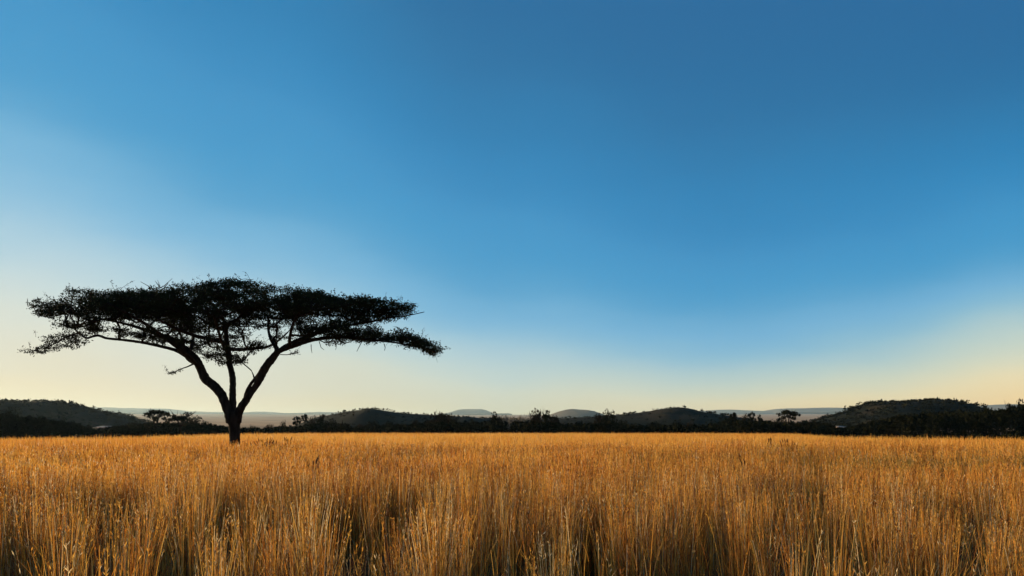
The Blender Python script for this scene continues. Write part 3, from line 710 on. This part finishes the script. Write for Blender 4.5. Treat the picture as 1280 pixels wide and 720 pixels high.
for kind, px, top, wpx, d in (('tree_1', 1100, 523, 24, 245), ('bush_0', 1118, 519, 24, 250), ('tree_2', 1140, 517.5, 24, 240), ('tree_0', 1160, 514.5, 22, 250), ('tree_1', 1182, 513, 24, 245), ('tree_2', 1203, 512.5, 20, 250), ('bush_1', 1219, 513.5, 18, 240)):
    T(kind, px, top, wpx, d, LB, G2)
T('tree_0', 1233, 510.5, 16, 245, 'black round-topped tree standing up in front of the farthest right grey mesa', G1)
T('tree_1', 1252, 510, 18, 250, 'black tree left of the tall one in the far right corner of the treeline', G1)
T('umbrella_2', 1262, 505.5, 16, 240, 'black ragged tree leaning against the tallest one at the right edge', G1)
T('tree_2', 1279, 499.5, 20, 235, 'tallest black tree at the very right edge of the photo', G1)

# the unbroken dark thicket between and beneath them
THX_ = [-200, 0, 20, 45, 70, 95, 110, 122, 140, 160, 200, 240, 270, 290, 320, 350, 380, 400, 425, 440, 470, 500, 530, 560, 600, 640, 670, 700, 740, 765, 790, 840, 880, 895, 920, 935, 960, 1000, 1020, 1040, 1052, 1070, 1085, 1100, 1120, 1145, 1165, 1200, 1230, 1255, 1270, 1280, 1480]
THY_ = [514, 517, 520, 523, 527, 530, 535, 535.5, 534, 532, 531, 532, 532, 535, 536, 534, 532, 529, 530, 535, 533, 532, 530, 527, 528, 527, 527, 530, 530, 527, 532, 532, 532, 529, 525, 527, 528, 529, 528, 532, 536, 533, 530, 527, 522, 520, 517, 516, 515, 513, 509, 506, 506]
THX = THX_; THY = list(np.array(THY_) - 1.6)
for q_, v_ in ((1085, 527), (1100, 524), (1120, 519), (1145, 517), (1165, 514), (1200, 513.5), (1230, 513), (200, 527), (240, 527.5), (960, 525.5), (1000, 526), (110, 534.5), (122, 535)): THY[THX.index(q_)] = v_
tg = Geo()
for k in range(2900):
    px = -180 + 1640 * rng.random(); d = 126 + 55 * rng.random()
    top = px_z(np.interp(px, THX, THY), d) * (1 - .04 * rng.random()); r = .5 + .8 * rng.random(); rz = min(r, top * .5)
    z = (top - rz) * (rng.random() if rng.random() < .55 else 1)
    c = np.array([px_x(px, d), d, max(z, rz * .5)])
    p = rng.normal(size=(44, 3)); p /= np.linalg.norm(p, axis=1)[:, None]
    tg.leaves(c + p * rng.random((44, 1)) ** .4 * [r * 1.3, r, rz], .42, .3)
for k in range(2600):
    px = -150 + 1580 * rng.random(); d = 62 + 68 * rng.random(); x = px_x(px, d)
    if d < float(field_edge(x, d)) + 2.5: continue
    rr = .45 + .35 * rng.random(); p = rng.normal(size=(16, 3)); p /= np.linalg.norm(p, axis=1)[:, None]
    tg.leaves(np.array([x, d, .35]) + p * rng.random((16, 1)) ** .4 * [1.5, 1.5, rr * .6], .5, .35)
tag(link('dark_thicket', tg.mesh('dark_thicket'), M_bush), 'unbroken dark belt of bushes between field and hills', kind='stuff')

# ------------------------------------------------------------------ two pale low sheds glimpsed through the trees
def box(gg, x0, x1, y0, y1, z0, z1):
    v = [(x, y, z) for z in (z0, z1) for y in (y0, y1) for x in (x0, x1)]
    gg.add(v, [(0, 2, 3, 1), (4, 5, 7, 6), (0, 1, 5, 4), (1, 3, 7, 5), (3, 2, 6, 7), (2, 0, 4, 6)])
def shed(px, py, wpx, label):
    d = 300; w = wpx / F * d; x = px_x(px, d); zt = px_z(py, d); hh = 2.6
    r = tag(empty('farm_shed', (x, d, zt - hh)), label, 'shed', 'pale low sheds behind the treeline')
    gg = Geo(); box(gg, -w / 2, w / 2, 0, 4, -1.5, hh - .45); link('wall', gg.mesh('wall'), M_wall, r)
    gg = Geo()
    v = [(-w / 2 - .25, -.35, hh - .45), (w / 2 + .25, -.35, hh - .45), (w / 2 + .25, 4.35, hh - .2), (-w / 2 - .25, 4.35, hh - .2)]
    v += [(a, b, c + .14) for a, b, c in v]
    gg.add(v, [(0, 3, 2, 1), (4, 5, 6, 7), (0, 1, 5, 4), (1, 2, 6, 5), (2, 3, 7, 6), (3, 0, 4, 7)])
    link('roof', gg.mesh('roof'), M_roof, r)
    for k in (-.28, .22):
        gg = Geo(); box(gg, w * k - .35, w * k + .35, -.02, .05, hh - 1.9, hh - .9); link('window', gg.mesh('window'), M_dark, r)
shed(126.5, 532.2, 10, 'pale low shed glimpsed through the dark bushes under the left hill')
shed(1051.5, 532.2, 10, 'pale low shed glimpsed through the dark bushes under the right hill')

# ------------------------------------------------------------------ dark dry weeds standing in the grass
def weed(px, d, w, h, label, n=26):
    x = px_x(px, d); r = tag(empty('dry_weed', (x, d, float(ground_z(x, d)))), label, 'weed', 'dark dry weeds in the grass')
    for k in range(n):
        b = rng.normal(size=2) * .05; e = rng.normal(size=2) * w * .5; hh = h * (.70 + .3 * rng.random())
        p = spline([(b[0], b[1], -.02), (b[0] + e[0] * .35, b[1] + e[1] * .35, hh * .55), (e[0], e[1], hh)], 3)
        gg = Geo(); gg.tube(p, np.linspace(.005, .003, len(p)), 4)
        st = link('stalk', gg.mesh('stalk'), M_weed, r)
        q_ = p[-1] + (p[-1] - p[-2]) * np.array([[-.5], [-.25], [0], [.3], [.55]]) + rng.normal(size=(5, 3)) * .008
        gg = Geo(); gg.tube(q_, [.003, .010, .014, .009, .002], 5, .9)
        link('seed_head', gg.mesh('seed_head'), M_weed, st)
weed(329, 31, .45, 1.12, 'wide dark weed clump in the grass just right of the big tree trunk', 34)
weed(341, 30, .35, 1.10, 'dark weed clump touching the wide one right of the big tree trunk')
weed(358, 31, .12, 1.17, 'slim upright dark weed right of the two weed clumps near the big tree', 12)
weed(392, 15, .16, 1.04, 'small dark star-shaped weed in the grass below the middle-left hill', 7)
weed(926, 15, .16, 1.04, 'small dark star-shaped weed in the grass below the middle-right hill', 7)
weed(963, 29, .12, 1.15, 'slim dark weed in the grass below the hazy wide umbrella tree', 12)
weed(984, 30, .5, 1.12, 'wide dark weed clump in the grass below the hazy wide umbrella tree', 34)
